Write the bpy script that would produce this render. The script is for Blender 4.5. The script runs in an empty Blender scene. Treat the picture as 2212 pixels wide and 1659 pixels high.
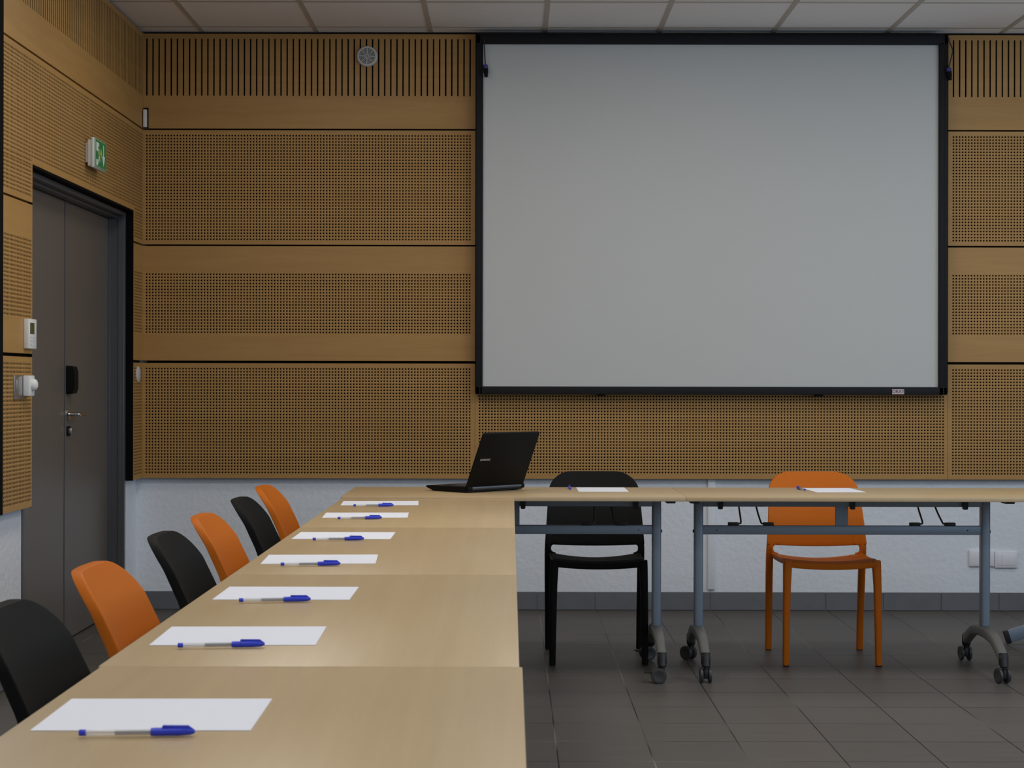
import bpy, bmesh, math, random
import numpy as np
from mathutils import Vector, Matrix

random.seed(7)
C = bpy.context.scene.collection
SC = bpy.context.scene
PI = math.pi

# ------------------------------------------------------------------ measures
F = 3700.0            # focal length in pixels of the 2212 px wide frame
CX, CY = 1103.0, 826.0
H = 1.2               # camera height
S = 411.7             # pixels per metre at the panelled back wall
D = F / S             # distance of the panel faces of the back wall


def at(px, py, d):
    """point seen at a pixel of the photograph, at distance d from the camera"""
    return Vector(((px - CX) * d / F, d, H - (py - CY) * d / F))


def on_plane(px, py, z):
    d = (H - z) * F / (py - CY)
    return Vector(((px - CX) * d / F, d, z))


# ------------------------------------------------------------------ materials
def lin(r, g, b):
    def f(c):
        c /= 255.0
        return c / 12.92 if c <= 0.04045 else ((c + 0.055) / 1.055) ** 2.4
    return (f(r), f(g), f(b), 1)


def mat(name, col, rough=0.5, metal=0.0, spec=0.5, bump=None, noise=None, alpha=None, emit=None, coat=0.0):
    m = bpy.data.materials.new(name)
    m.use_nodes = True
    nt = m.node_tree
    b = nt.nodes['Principled BSDF']
    b.inputs['Base Color'].default_value = tuple(col[:3]) + (1,)
    b.inputs['Roughness'].default_value = rough
    b.inputs['Metallic'].default_value = metal
    b.inputs['Specular IOR Level'].default_value = spec
    if coat:
        b.inputs['Coat Weight'].default_value = coat
        b.inputs['Coat Roughness'].default_value = 0.1
    if alpha is not None:
        b.inputs['Alpha'].default_value = alpha
    if emit:
        b.inputs['Emission Color'].default_value = tuple(emit[0][:3]) + (1,)
        b.inputs['Emission Strength'].default_value = emit[1]
    geo = nt.nodes.new('ShaderNodeNewGeometry')
    tc = nt.nodes.new('ShaderNodeTexCoord')
    if noise:                                   # (scale, amount): gentle tone variation in the surface
        n = nt.nodes.new('ShaderNodeTexNoise')
        n.inputs['Scale'].default_value = noise[0]
        n.inputs['Detail'].default_value = 4
        nt.links.new(tc.outputs['Object'], n.inputs['Vector'])
        r = nt.nodes.new('ShaderNodeMapRange')
        r.inputs['To Min'].default_value = 1 - noise[1]
        r.inputs['To Max'].default_value = 1 + noise[1]
        nt.links.new(n.outputs['Fac'], r.inputs['Value'])
        mx = nt.nodes.new('ShaderNodeVectorMath')
        mx.operation = 'SCALE'
        mx.inputs[0].default_value = col[:3]
        nt.links.new(r.outputs['Result'], mx.inputs['Scale'])
        nt.links.new(mx.outputs['Vector'], b.inputs['Base Color'])
    if bump:                                    # (scale, strength, distance)
        n = nt.nodes.new('ShaderNodeTexNoise')
        n.inputs['Scale'].default_value = bump[0]
        n.inputs['Detail'].default_value = 5
        nt.links.new(tc.outputs['Object'], n.inputs['Vector'])
        bp = nt.nodes.new('ShaderNodeBump')
        bp.inputs['Strength'].default_value = bump[1]
        bp.inputs['Distance'].default_value = bump[2]
        nt.links.new(n.outputs['Fac'], bp.inputs['Height'])
        nt.links.new(bp.outputs['Normal'], b.inputs['Normal'])
    return m


def wood(name, dark, light, scale, rough=0.45, fine=0.35, spec=0.4, obj=False):
    """wood veneer: stretched noise figure plus fine pores"""
    m = bpy.data.materials.new(name)
    m.use_nodes = True
    nt = m.node_tree
    N, L = nt.nodes, nt.links
    b = N['Principled BSDF']
    b.inputs['Roughness'].default_value = rough
    b.inputs['Specular IOR Level'].default_value = spec
    if obj:
        src = N.new('ShaderNodeTexCoord').outputs['Object']
    else:
        src = N.new('ShaderNodeNewGeometry').outputs['Position']
    mp = N.new('ShaderNodeMapping')
    mp.inputs['Scale'].default_value = scale
    L.new(src, mp.inputs['Vector'])
    n1 = N.new('ShaderNodeTexNoise')
    n1.inputs['Scale'].default_value = 1.0
    n1.inputs['Detail'].default_value = 6
    n1.inputs['Distortion'].default_value = 0.8
    L.new(mp.outputs['Vector'], n1.inputs['Vector'])
    mp2 = N.new('ShaderNodeMapping')
    mp2.inputs['Scale'].default_value = tuple(s * 6 for s in scale)
    L.new(src, mp2.inputs['Vector'])
    n2 = N.new('ShaderNodeTexNoise')
    n2.inputs['Scale'].default_value = 1.0
    n2.inputs['Detail'].default_value = 3
    L.new(mp2.outputs['Vector'], n2.inputs['Vector'])
    mixv = N.new('ShaderNodeMix')
    mixv.data_type = 'FLOAT'
    mixv.inputs[0].default_value = fine
    L.new(n1.outputs['Fac'], mixv.inputs[2])
    L.new(n2.outputs['Fac'], mixv.inputs[3])
    cr = N.new('ShaderNodeValToRGB')
    cr.color_ramp.elements[0].position = 0.3
    cr.color_ramp.elements[1].position = 0.72
    cr.color_ramp.elements[0].color = tuple(dark) + (1,)
    cr.color_ramp.elements[1].color = tuple(light) + (1,)
    L.new(mixv.outputs[0], cr.inputs['Fac'])
    L.new(cr.outputs['Color'], b.inputs['Base Color'])
    bp = N.new('ShaderNodeBump')
    bp.inputs['Strength'].default_value = 0.08
    bp.inputs['Distance'].default_value = 0.001
    L.new(n2.outputs['Fac'], bp.inputs['Height'])
    L.new(bp.outputs['Normal'], b.inputs['Normal'])
    return m


def tile_mat(name, x0, y0, p, col, grout, line):
    """stone-look floor tiles: grout grid from world coordinates, tone per tile, streaks along x"""
    m = bpy.data.materials.new(name)
    m.use_nodes = True
    nt = m.node_tree
    N, L = nt.nodes, nt.links
    b = N['Principled BSDF']
    b.inputs['Specular IOR Level'].default_value = 0.3
    pos = N.new('ShaderNodeNewGeometry').outputs['Position']
    sep = N.new('ShaderNodeSeparateXYZ')
    L.new(pos, sep.inputs[0])

    def math_(op, a, c=None, d=None):
        n = N.new('ShaderNodeMath')
        n.operation = op
        for i, v in enumerate((a, c, d)):
            if v is None:
                continue
            if hasattr(v, 'default_value'):
                L.new(v, n.inputs[i])
            else:
                n.inputs[i].default_value = v
        return n.outputs[0]

    def cell(out, o):
        u = math_('DIVIDE', math_('SUBTRACT', out, o), p)
        fl = math_('FLOOR', u)
        fr = math_('SUBTRACT', u, fl)
        edge = math_('MINIMUM', fr, math_('SUBTRACT', 1.0, fr))
        return fl, edge

    cxo, ex = cell(sep.outputs['X'], x0)
    cyo, ey = cell(sep.outputs['Y'], y0)
    dist = math_('MULTIPLY', math_('MINIMUM', ex, ey), p)
    g = N.new('ShaderNodeMapRange')
    g.inputs['From Min'].default_value = line * 0.7
    g.inputs['From Max'].default_value = line * 1.3
    L.new(dist, g.inputs['Value'])                # 0 grout .. 1 tile
    comb = N.new('ShaderNodeCombineXYZ')
    L.new(cxo, comb.inputs[0])
    L.new(cyo, comb.inputs[1])
    wn = N.new('ShaderNodeTexWhiteNoise')
    wn.noise_dimensions = '3D'
    L.new(comb.outputs[0], wn.inputs['Vector'])
    mp = N.new('ShaderNodeMapping')
    mp.inputs['Scale'].default_value = (4, 110, 1)
    L.new(pos, mp.inputs['Vector'])
    st = N.new('ShaderNodeTexNoise')
    st.inputs['Scale'].default_value = 1
    st.inputs['Detail'].default_value = 5
    L.new(mp.outputs[0], st.inputs['Vector'])
    tone = math_('ADD', math_('MULTIPLY', math_('SUBTRACT', wn.outputs['Value'], 0.5), 0.10),
                 math_('ADD', math_('MULTIPLY', math_('SUBTRACT', st.outputs['Fac'], 0.5), 0.6), 1.0))
    sc = N.new('ShaderNodeVectorMath')
    sc.operation = 'SCALE'
    sc.inputs[0].default_value = col
    L.new(tone, sc.inputs['Scale'])
    gn = N.new('ShaderNodeTexNoise')
    gn.inputs['Scale'].default_value = 1.1
    L.new(pos, gn.inputs['Vector'])
    gr = N.new('ShaderNodeValToRGB')
    gr.color_ramp.elements[0].position = 0.50
    gr.color_ramp.elements[1].position = 0.62
    gr.color_ramp.elements[0].color = tuple(c * 0.07 for c in grout) + (1,)
    gr.color_ramp.elements[1].color = tuple(grout) + (1,)
    L.new(gn.outputs['Fac'], gr.inputs['Fac'])
    mx = N.new('ShaderNodeMix')
    mx.data_type = 'RGBA'
    L.new(g.outputs[0], mx.inputs[0])
    L.new(gr.outputs['Color'], mx.inputs[6])
    L.new(sc.outputs[0], mx.inputs[7])
    L.new(mx.outputs[2], b.inputs['Base Color'])
    rr = N.new('ShaderNodeMapRange')
    rr.inputs['To Min'].default_value = 0.42
    rr.inputs['To Max'].default_value = 0.55
    L.new(st.outputs['Fac'], rr.inputs['Value'])
    L.new(rr.outputs[0], b.inputs['Roughness'])
    bp = N.new('ShaderNodeBump')
    bp.inputs['Strength'].default_value = 0.35
    bp.inputs['Distance'].default_value = 0.002
    L.new(g.outputs[0], bp.inputs['Height'])
    L.new(bp.outputs[0], b.inputs['Normal'])
    return m


M = {}
M['oak'] = wood('oak_veneer', (0.380, 0.204, 0.061), (0.460, 0.260, 0.084), (1.0, 1.0, 17.0), 0.5, 0.35)
M['drilled'] = mat('recess_wall_shade', (0.045, 0.022, 0.008), 0.9, spec=0.1)  # dark brown on hole and slot walls, deepens the shade inside them
M['felt'] = mat('black_felt', (0.006, 0.005, 0.004), 0.95, spec=0.1)
M['beech_x'] = wood('beech_laminate_along', (0.465, 0.335, 0.182), (0.515, 0.378, 0.208), (0.9, 30.0, 30.0), 0.38, 0.3, 0.45, True)
M['beech_edge'] = mat('beech_edge_band', (0.50, 0.37, 0.22), 0.4, noise=(30, 0.06))
M['plaster'] = mat('white_plaster', (0.75, 0.785, 0.84), 0.85, spec=0.2, bump=(34, 0.7, 0.006))
M['trunking'] = mat('white_trunking', (0.74, 0.775, 0.82), 0.6)
M['white_wall'] = mat('white_paint', (0.72, 0.72, 0.72), 0.8, spec=0.2)
M['ceiling_tile'] = mat('ceiling_tile', (0.87, 0.83, 0.81), 0.9, spec=0.1, bump=(220, 0.3, 0.001), noise=(1.5, 0.05))
M['ceiling_grid'] = mat('ceiling_grid', (0.52, 0.46, 0.40), 0.6, spec=0.2)
M['floor'] = tile_mat('floor_tiles', (1291 - CX) / S, 8.462, 0.3035, (0.100, 0.090, 0.080), (0.20, 0.185, 0.165), 0.0023)
M['base_tile'] = mat('skirting_tile', (0.145, 0.15, 0.165), 0.45, noise=(18, 0.15))
M['grout'] = mat('grout', (0.30, 0.31, 0.33), 0.9)
M['door'] = mat('grey_door_paint', (0.13, 0.113, 0.10), 0.42, noise=(2, 0.04))
M['frame'] = mat('grey_frame_paint', (0.078, 0.08, 0.088), 0.38)
M['seal'] = mat('dark_seal', (0.012, 0.016, 0.017), 0.6)
M['black_trim'] = mat('black_board', (0.004, 0.004, 0.004), 0.9, spec=0.1)
M['screen'] = mat('screen_fabric', (0.565, 0.57, 0.555), 0.85, spec=0.15, noise=(1.2, 0.015))
M['screen_frame'] = mat('black_velvet_frame', (0.008, 0.008, 0.010), 0.7, spec=0.3)
M['plastic_white'] = mat('white_plastic', (0.74, 0.74, 0.73), 0.4)
M['plastic_offwhite'] = mat('off_white_plastic', (0.56, 0.55, 0.53), 0.5)
M['plastic_socket'] = mat('socket_plastic', (0.77, 0.77, 0.82), 0.4)
M['mesh_grey'] = mat('grey_grille', (0.24, 0.25, 0.27), 0.6)
M['lcd'] = mat('lcd_display', (0.075, 0.08, 0.03), 0.25)
M['steel'] = mat('brushed_steel', (0.55, 0.55, 0.56), 0.32, metal=1.0)
M['chrome'] = mat('chrome', (0.75, 0.75, 0.76), 0.15, metal=1.0)
M['green'] = mat('green_sign', (0.02, 0.23, 0.075), 0.35)
M['sign_white'] = mat('sign_white', (0.70, 0.78, 0.70), 0.4)
M['sign_pale'] = mat('sign_pale_green', (0.25, 0.42, 0.27), 0.35)
M['reflection_yellow'] = mat('reflection_yellow', (0.62, 0.55, 0.03), 0.4)
M['orange'] = mat('orange_plastic', (0.53, 0.128, 0.006), 0.5, spec=0.15, bump=(500, 0.08, 0.0005))
M['black_pl'] = mat('black_plastic', (0.0075, 0.0074, 0.0073), 0.6, spec=0.1, bump=(500, 0.08, 0.0005))
M['leg'] = mat('blue_grey_metal', (0.255, 0.315, 0.39), 0.42, metal=0.25)
M['foot'] = mat('cast_grey_metal', (0.19, 0.19, 0.18), 0.42, metal=0.2)
M['rubber'] = mat('black_rubber', (0.010, 0.010, 0.011), 0.45)
M['wheel'] = mat('grey_wheel', (0.04, 0.042, 0.045), 0.45)
M['rod'] = mat('grey_rod', (0.06, 0.065, 0.075), 0.35, metal=0.5)
M['laptop'] = mat('laptop_black', (0.0075, 0.007, 0.0065), 0.5, spec=0.1)
M['laptop_hinge'] = mat('laptop_hinge_grey', (0.085, 0.09, 0.11), 0.35, metal=0.4)
M['lcd_black'] = mat('laptop_display', (0.006, 0.006, 0.008), 0.12)
M['keys'] = mat('laptop_keys', (0.02, 0.02, 0.022), 0.5)
M['logo'] = mat('silver_print', (0.55, 0.55, 0.57), 0.35, metal=0.3)
M['label_plate'] = mat('pale_label', (0.62, 0.52, 0.54), 0.5)
M['label_text'] = mat('dark_lettering', (0.02, 0.012, 0.018), 0.5)
M['paper'] = mat('white_paper', (0.80, 0.81, 0.87), 0.8, spec=0.2)
M['blue'] = mat('blue_plastic', (0.025, 0.05, 0.62), 0.35)
M['conn_blue'] = mat('connector_blue', (0.03, 0.035, 0.2), 0.4)
M['clear'] = mat('clear_plastic', (0.78, 0.80, 0.84), 0.15, alpha=0.42)
M['ink'] = mat('ink_tube', (0.055, 0.05, 0.07), 0.3)
M['cable'] = mat('black_cable', (0.010, 0.010, 0.012), 0.5)


# ------------------------------------------------------------------ mesh helpers
def obj(name, bm, mats, parent=None, loc=(0, 0, 0), rotz=0.0, smooth=True, angle=38):
    me = bpy.data.meshes.new(name)
    bmesh.ops.recalc_face_normals(bm, faces=bm.faces[:])
    bm.to_mesh(me)
    bm.free()
    return obj_me(name, me, mats, parent, loc, rotz, smooth, angle)


def obj_me(name, me, mats, parent=None, loc=(0, 0, 0), rotz=0.0, smooth=True, angle=38):
    if not isinstance(mats, (list, tuple)):
        mats = [mats]
    for m in mats:
        me.materials.append(m)
    if smooth:
        me.polygons.foreach_set('use_smooth', [True] * len(me.polygons))
        me.set_sharp_from_angle(angle=math.radians(angle))
    o = bpy.data.objects.new(name, me)
    C.objects.link(o)
    o.location = loc
    o.rotation_euler = (0, 0, rotz)
    if parent:
        o.parent = parent
    return o


def thing(name, label, cat, loc=(0, 0, 0), rotz=0.0, group=None):
    o = bpy.data.objects.new(name, None)
    C.objects.link(o)
    o.empty_display_size = 0.1
    o.location = loc
    o.rotation_euler = (0, 0, rotz)
    return tag(o, label, cat, group)


def tag(o, label, cat, group=None):
    o['label'] = label
    o['category'] = cat
    if group:
        o['group'] = group
    return o


def struct(o):
    o['kind'] = 'structure'
    return o


def copy_tree(o, parent=None):
    c = o.copy()
    C.objects.link(c)
    if parent is not None:
        c.parent = parent
    for ch in list(o.children):
        copy_tree(ch, c)
    return c


def new():
    return bmesh.new()


def box(bm, x0, x1, y0, y1, z0, z1, bev=0.0, seg=2, mi=0, mtx=None):
    t = bmesh.new()
    bmesh.ops.create_cube(t, size=1.0)
    for v in t.verts:
        v.co = Vector(((x0 + x1) / 2 + v.co.x * (x1 - x0), (y0 + y1) / 2 + v.co.y * (y1 - y0),
                       (z0 + z1) / 2 + v.co.z * (z1 - z0)))
    if bev:
        bmesh.ops.bevel(t, geom=t.edges[:], offset=bev, segments=seg, profile=0.5, affect='EDGES')
    add(bm, t, mi, mtx)


def add(bm, t, mi=0, mtx=None):
    if mtx is not None:
        bmesh.ops.transform(t, matrix=mtx, verts=t.verts[:])
    for f in t.faces:
        f.material_index = mi
    me = bpy.data.meshes.new('tmp')
    t.to_mesh(me)
    t.free()
    bm.from_mesh(me)
    bpy.data.meshes.remove(me)


def lathe(bm, prof, n=24, mi=0, mtx=None, cap=True):
    """prof: list of (r, z) revolved about local z"""
    t = bmesh.new()
    rings = []
    for r, z in prof:
        rings.append([t.verts.new((r * math.cos(2 * PI * k / n), r * math.sin(2 * PI * k / n), z)) for k in range(n)])
    for a, b in zip(rings, rings[1:]):
        for k in range(n):
            t.faces.new((a[k], a[(k + 1) % n], b[(k + 1) % n], b[k]))
    if cap:
        t.faces.new(rings[0][::-1])
        t.faces.new(rings[-1])
    bmesh.ops.remove_doubles(t, verts=t.verts[:], dist=1e-7)
    add(bm, t, mi, mtx)


def axis_mtx(p, direction):
    z = Vector(direction).normalized()
    q = z.to_track_quat('Z', 'Y')
    return Matrix.Translation(p) @ q.to_matrix().to_4x4()


def cyl(bm, p, q, r, n=16, mi=0, r2=None):
    p, q = Vector(p), Vector(q)
    lathe(bm, [(r, 0), (r2 if r2 is not None else r, (q - p).length)], n, mi, axis_mtx(p, q - p))


def tube(bm, pts, r, n=10, mi=0):
    pts = [Vector(p) for p in pts]
    t = bmesh.new()
    rings = []
    ref = Vector((0.123, 0.977, 0.21)).normalized()
    for i, p in enumerate(pts):
        d = (pts[min(i + 1, len(pts) - 1)] - pts[max(i - 1, 0)]).normalized()
        a = d.cross(ref).normalized()
        b = d.cross(a).normalized()
        rings.append([t.verts.new(p + a * (r * math.cos(2 * PI * k / n)) + b * (r * math.sin(2 * PI * k / n))) for k in range(n)])
    for a, b in zip(rings, rings[1:]):
        for k in range(n):
            t.faces.new((a[k], a[(k + 1) % n], b[(k + 1) % n], b[k]))
    t.faces.new(rings[0][::-1])
    t.faces.new(rings[-1])
    add(bm, t, mi)


def loft(bm, sections, mi=0):
    """sections: lists of equally many points"""
    t = bmesh.new()
    rings = [[t.verts.new(p) for p in s] for s in sections]
    n = len(rings[0])
    for a, b in zip(rings, rings[1:]):
        for k in range(n):
            t.faces.new((a[k], a[(k + 1) % n], b[(k + 1) % n], b[k]))
    t.faces.new(rings[0][::-1])
    t.faces.new(rings[-1])
    add(bm, t, mi)


def rrect(w, d, r, n=3):
    """rounded rectangle outline, centred"""
    pts = []
    for cx_, cy_, a0 in ((w / 2 - r, d / 2 - r, 0), (-w / 2 + r, d / 2 - r, 90), (-w / 2 + r, -d / 2 + r, 180), (w / 2 - r, -d / 2 + r, 270)):
        for k in range(n + 1):
            a = math.radians(a0 + 90 * k / n)
            pts.append((cx_ + r * math.cos(a), cy_ + r * math.sin(a)))
    return pts


def prism(bm, outline, y0, y1, mi=0, mtx=None):
    """outline in x,z extruded along y"""
    t = bmesh.new()
    a = [t.verts.new((x, y0, z)) for x, z in outline]
    b = [t.verts.new((x, y1, z)) for x, z in outline]
    n = len(a)
    t.faces.new(a)
    t.faces.new(b[::-1])
    for k in range(n):
        t.faces.new((a[k], b[k], b[(k + 1) % n], a[(k + 1) % n]))
    add(bm, t, mi, mtx)


def smooth_path(pts, per=6):
    pts = [Vector(p) for p in pts]
    out = []
    for i in range(len(pts) - 1):
        p0, p1, p2, p3 = pts[max(i - 1, 0)], pts[i], pts[i + 1], pts[min(i + 2, len(pts) - 1)]
        for k in range(per):
            t = k / per
            out.append(0.5 * ((2 * p1) + (p2 - p0) * t + (2 * p0 - 5 * p1 + 4 * p2 - p3) * t * t + (3 * p1 - p0 - 3 * p2 + p3) * t ** 3))
    out.append(pts[-1])
    return out


def text_mesh(name, body, size, material, parent, mtx, depth=0.0004):
    cu = bpy.data.curves.new(name, 'FONT')
    cu.body = body
    cu.size = size
    cu.extrude = depth
    cu.align_x = 'CENTER'
    cu.align_y = 'CENTER'
    tmp = bpy.data.objects.new('tmp_text', cu)
    C.objects.link(tmp)
    dg = bpy.context.evaluated_depsgraph_get()
    me = bpy.data.meshes.new_from_object(tmp.evaluated_get(dg))
    bpy.data.objects.remove(tmp)
    bpy.data.curves.remove(cu)
    me.name = name
    me.transform(mtx)
    return obj_me(name, me, material, parent, smooth=False)


# ------------------------------------------------------------------ perforated panels
def panel_mesh(name, xs, zs, hole, present, r=0.0044, t=0.018, hd=0.011):
    """board in local x,z with its face at y=0 and its thickness towards +y.
    xs, zs: cell edges; hole[i][j] / present[i][j]: which cells carry a drilled hole / exist at all"""
    xs, zs = np.asarray(xs, float), np.asarray(zs, float)
    nx, nz = len(xs) - 1, len(zs) - 1
    V, Fq, MI = [], [], []
    nv = 0

    def put(v, f, mi):
        nonlocal nv
        V.append(v)
        Fq.append(f + nv)
        MI.append(np.full(len(f), mi, np.int32))
        nv += len(v)

    I, J = np.nonzero(present & ~hole)
    if len(I):
        x0, x1, z0, z1 = xs[I], xs[I + 1], zs[J], zs[J + 1]
        zero = np.zeros_like(x0)
        v = np.stack([np.stack([x0, zero, z0], 1), np.stack([x1, zero, z0], 1), np.stack([x1, zero, z1], 1), np.stack([x0, zero, z1], 1)], 1).reshape(-1, 3)
        f = np.arange(len(v)).reshape(-1, 4)
        put(v, f, 0)
    I, J = np.nonzero(present & hole)
    if len(I):
        cx, cz = (xs[I] + xs[I + 1]) / 2, (zs[J] + zs[J + 1]) / 2
        hx, hz = (xs[I + 1] - xs[I]) / 2, (zs[J + 1] - zs[J]) / 2
        ux = np.array([1, 1, 0, -1, -1, -1, 0, 1.0])
        uz = np.array([0, 1, 1, 1, 0, -1, -1, -1.0])
        an = np.arange(8) * PI / 4
        n = len(I)
        outer = np.stack([cx[:, None] + hx[:, None] * ux, np.zeros((n, 8)), cz[:, None] + hz[:, None] * uz], 2)
        rim = np.stack([cx[:, None] + r * np.cos(an), np.zeros((n, 8)), cz[:, None] + r * np.sin(an)], 2)
        deep = rim.copy()
        deep[:, :, 1] = hd
        v = np.concatenate([outer, rim, deep], 1).reshape(-1, 3)
        k = np.arange(8)
        k2 = (k + 1) % 8
        f1 = np.stack([k, k2, 8 + k2, 8 + k], 1)
        f2 = np.stack([8 + k, 8 + k2, 16 + k2, 16 + k], 1)
        ff = np.concatenate([f1, f2], 0)
        f = (ff[None] + (np.arange(n) * 24)[:, None, None]).reshape(-1, 4)
        put(v, f, 0)
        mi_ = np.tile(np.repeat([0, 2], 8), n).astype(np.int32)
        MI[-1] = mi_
        # felt behind the holes
        x0, x1, z0, z1 = xs[I], xs[I + 1], zs[J], zs[J + 1]
        yb = np.full_like(x0, hd)
        v = np.stack([np.stack([x0, yb, z0], 1), np.stack([x1, yb, z0], 1), np.stack([x1, yb, z1], 1), np.stack([x0, yb, z1], 1)], 1).reshape(-1, 3)
        put(v, np.arange(len(v)).reshape(-1, 4), 1)
    # back and edges
    I, J = np.nonzero(present)
    x0, x1, z0, z1 = xs[I], xs[I + 1], zs[J], zs[J + 1]
    yb = np.full_like(x0, t)
    v = np.stack([np.stack([x0, yb, z0], 1), np.stack([x0, yb, z1], 1), np.stack([x1, yb, z1], 1), np.stack([x1, yb, z0], 1)], 1).reshape(-1, 3)
    put(v, np.arange(len(v)).reshape(-1, 4), 1)
    pad = np.zeros((nx + 2, nz + 2), bool)
    pad[1:-1, 1:-1] = present
    for di, dj in ((1, 0), (-1, 0), (0, 1), (0, -1)):
        I, J = np.nonzero(present & ~pad[1 + di:nx + 1 + di, 1 + dj:nz + 1 + dj])
        if not len(I):
            continue
        if di:
            x = xs[I + (di > 0)]
            a, b = zs[J], zs[J + 1]
            P = [(x, 0, a), (x, t, a), (x, t, b), (x, 0, b)]
        else:
            z = zs[J + (dj > 0)]
            a, b = xs[I], xs[I + 1]
            P = [(a, 0, z), (b, 0, z), (b, t, z), (a, t, z)]
        v = np.stack([np.stack([np.broadcast_to(c, x0.shape[:0] + (len(I),)) for c in p], 1) for p in P], 1).astype(float).reshape(-1, 3)
        put(v, np.arange(len(v)).reshape(-1, 4), 0)
    V = np.concatenate(V)
    Fq = np.concatenate(Fq)
    MI = np.concatenate(MI)
    me = bpy.data.meshes.new(name)
    me.vertices.add(len(V))
    me.vertices.foreach_set('co', V.astype(np.float32).ravel())
    me.loops.add(Fq.size)
    me.loops.foreach_set('vertex_index', Fq.astype(np.int32).ravel())
    me.polygons.add(len(Fq))
    me.polygons.foreach_set('loop_start', np.arange(0, Fq.size, 4, dtype=np.int32))
    me.polygons.foreach_set('material_index', MI)
    me.update(calc_edges=True)
    me.validate()
    return me


def grid_edges(w, m0, m1, p=0.016):
    """edges of a margin, whole drilling cells and a second margin"""
    n = int((w - m0 - m1) / p + 0.5)
    off = m0 + ((w - m0 - m1) - n * p) / 2
    e = [0.0] + [off + k * p for k in range(n + 1)] + [w]
    return e, n


def perforated(w, h, side, bottom, top, cut=None):
    """board with drilled holes; cut=(x0,x1,z1) leaves a notch at the bottom for the door"""
    xs, nx = grid_edges(w, side, side)
    zs, nz = grid_edges(h, bottom, top)
    hole = np.zeros((nx + 2, nz + 2), bool)
    hole[1:-1, 1:-1] = True
    present = np.ones_like(hole)
    xs, zs = list(xs), list(zs)
    if cut:
        for c, arr in ((cut[0], xs), (cut[1], xs), (cut[2], zs)):
            if c is None:
                continue
            k = min(range(len(arr)), key=lambda q: abs(arr[q] - c))
            if 0 < k < len(arr) - 1:
                arr[k] = c
        for i in range(nx + 2):
            for j in range(nz + 2):
                xc, zc = (xs[i] + xs[i + 1]) / 2, (zs[j] + zs[j + 1]) / 2
                a = -1 if cut[0] is None else cut[0]
                b = 99 if cut[1] is None else cut[1]
                if a < xc < b and zc < cut[2]:
                    present[i, j] = False
                elif a - 0.012 < xc < b + 0.012 and zc < cut[2] + 0.012:
                    hole[i, j] = False
    return panel_mesh('acoustic_panel', xs, zs, hole, present)


def slotted(w, h, side, z0, z1, pitch=0.032, sw=0.0076, until=None):
    """board with vertical slots between z0 and z1"""
    xs = [0.0]
    slot_cols = []
    n = int((w - 2 * side) / pitch)
    off = (w - n * pitch) / 2
    for k in range(n + 1):
        c = off + k * pitch
        if until and c > until:
            break
        xs += [c - sw / 2, c + sw / 2]
        slot_cols.append(len(xs) - 2)
    xs.append(w)
    zs = [0.0, z0, z1, h]
    hole = np.zeros((len(xs) - 1, 3), bool)
    present = np.ones_like(hole)
    me = panel_mesh('acoustic_panel', xs, zs, hole, present)
    # recess the slot cells
    bm = bmesh.new()
    bm.from_mesh(me)
    bpy.data.meshes.remove(me)
    kill = []
    for f in bm.faces:
        c = f.calc_center_median()
        if abs(c.y) < 1e-6 and z0 < c.z < z1 and abs(f.normal.y) > 0.5:
            for i in slot_cols:
                if xs[i] < c.x < xs[i + 1]:
                    kill.append(f)
                    break
    bmesh.ops.delete(bm, geom=kill, context='FACES')
    hd = 0.014
    for i in slot_cols:
        a, b = xs[i], xs[i + 1]
        p = [(a, z0), (b, z0), (b, z1), (a, z1)]
        fr = [bm.verts.new((x, 0, z)) for x, z in p]
        bk = [bm.verts.new((x, hd, z)) for x, z in p]
        for k in range(4):
            f = bm.faces.new((fr[k], fr[(k + 1) % 4], bk[(k + 1) % 4], bk[k]))
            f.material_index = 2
        f = bm.faces.new(bk)
        f.material_index = 1
    me = bpy.data.meshes.new('acoustic_panel')
    bm.to_mesh(me)
    bm.free()
    return me


# ------------------------------------------------------------------ heights of the cladding rows
GAP = 0.009
Z = [(826 - 1034) / S + H, (826 - 782) / S + H, (826 - 531) / S + H, (826 - 280.5) / S + H, 3.026]
XL = (308 - CX) / S           # face of the left wall cladding
XW = XL - 0.043               # plaster of the left wall
YW = D + 0.043                # plaster of the back wall
XR = 4.15                     # right wall
YR = -1.6                     # rear wall
ZC = 3.04                     # ceiling grid
COL = [(XL - 0.009, (1026.0 - CX) / S), ((1026.5 - CX) / S, (2046.8 - CX) / S), ((2047.4 - CX) / S, 4.14)]

# ------------------------------------------------------------------ the setting
bm = new()
box(bm, XW - 0.35, XR + 0.2, YR - 0.2, YW + 0.2, -0.1, 0.0)
struct(obj('floor', bm, M['floor'], smooth=False))

bm = new()
box(bm, XW - 0.35, XR + 0.2, YR - 0.2, YW + 0.2, ZC + 0.003, ZC + 0.1)
gx0 = (435 - CX) / S
for k in range(0, 11):
    x = gx0 + 0.6 * k
    if XW < x < XR - 0.02:
        box(bm, x - 0.012, x + 0.012, YR, YW, ZC, ZC + 0.01, mi=1)
for k in range(0, 19):
    y = 8.876 - 0.585 * k
    if y > YR + 0.02:
        box(bm, XW, XR, y - 0.012, y + 0.012, ZC + 0.0002, ZC + 0.01, mi=1)
box(bm, XW, XR, D + 0.012, YW, ZC + 0.0001, ZC + 0.01, mi=1)
struct(obj('ceiling', bm, [M['ceiling_tile'], M['ceiling_grid']], smooth=False))

bm = new()
box(bm, XW - 0.35, XR + 0.2, YW, YW + 0.2, 0.0, ZC + 0.1)
struct(obj('wall_back', bm, M['plaster'], smooth=False))

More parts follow.
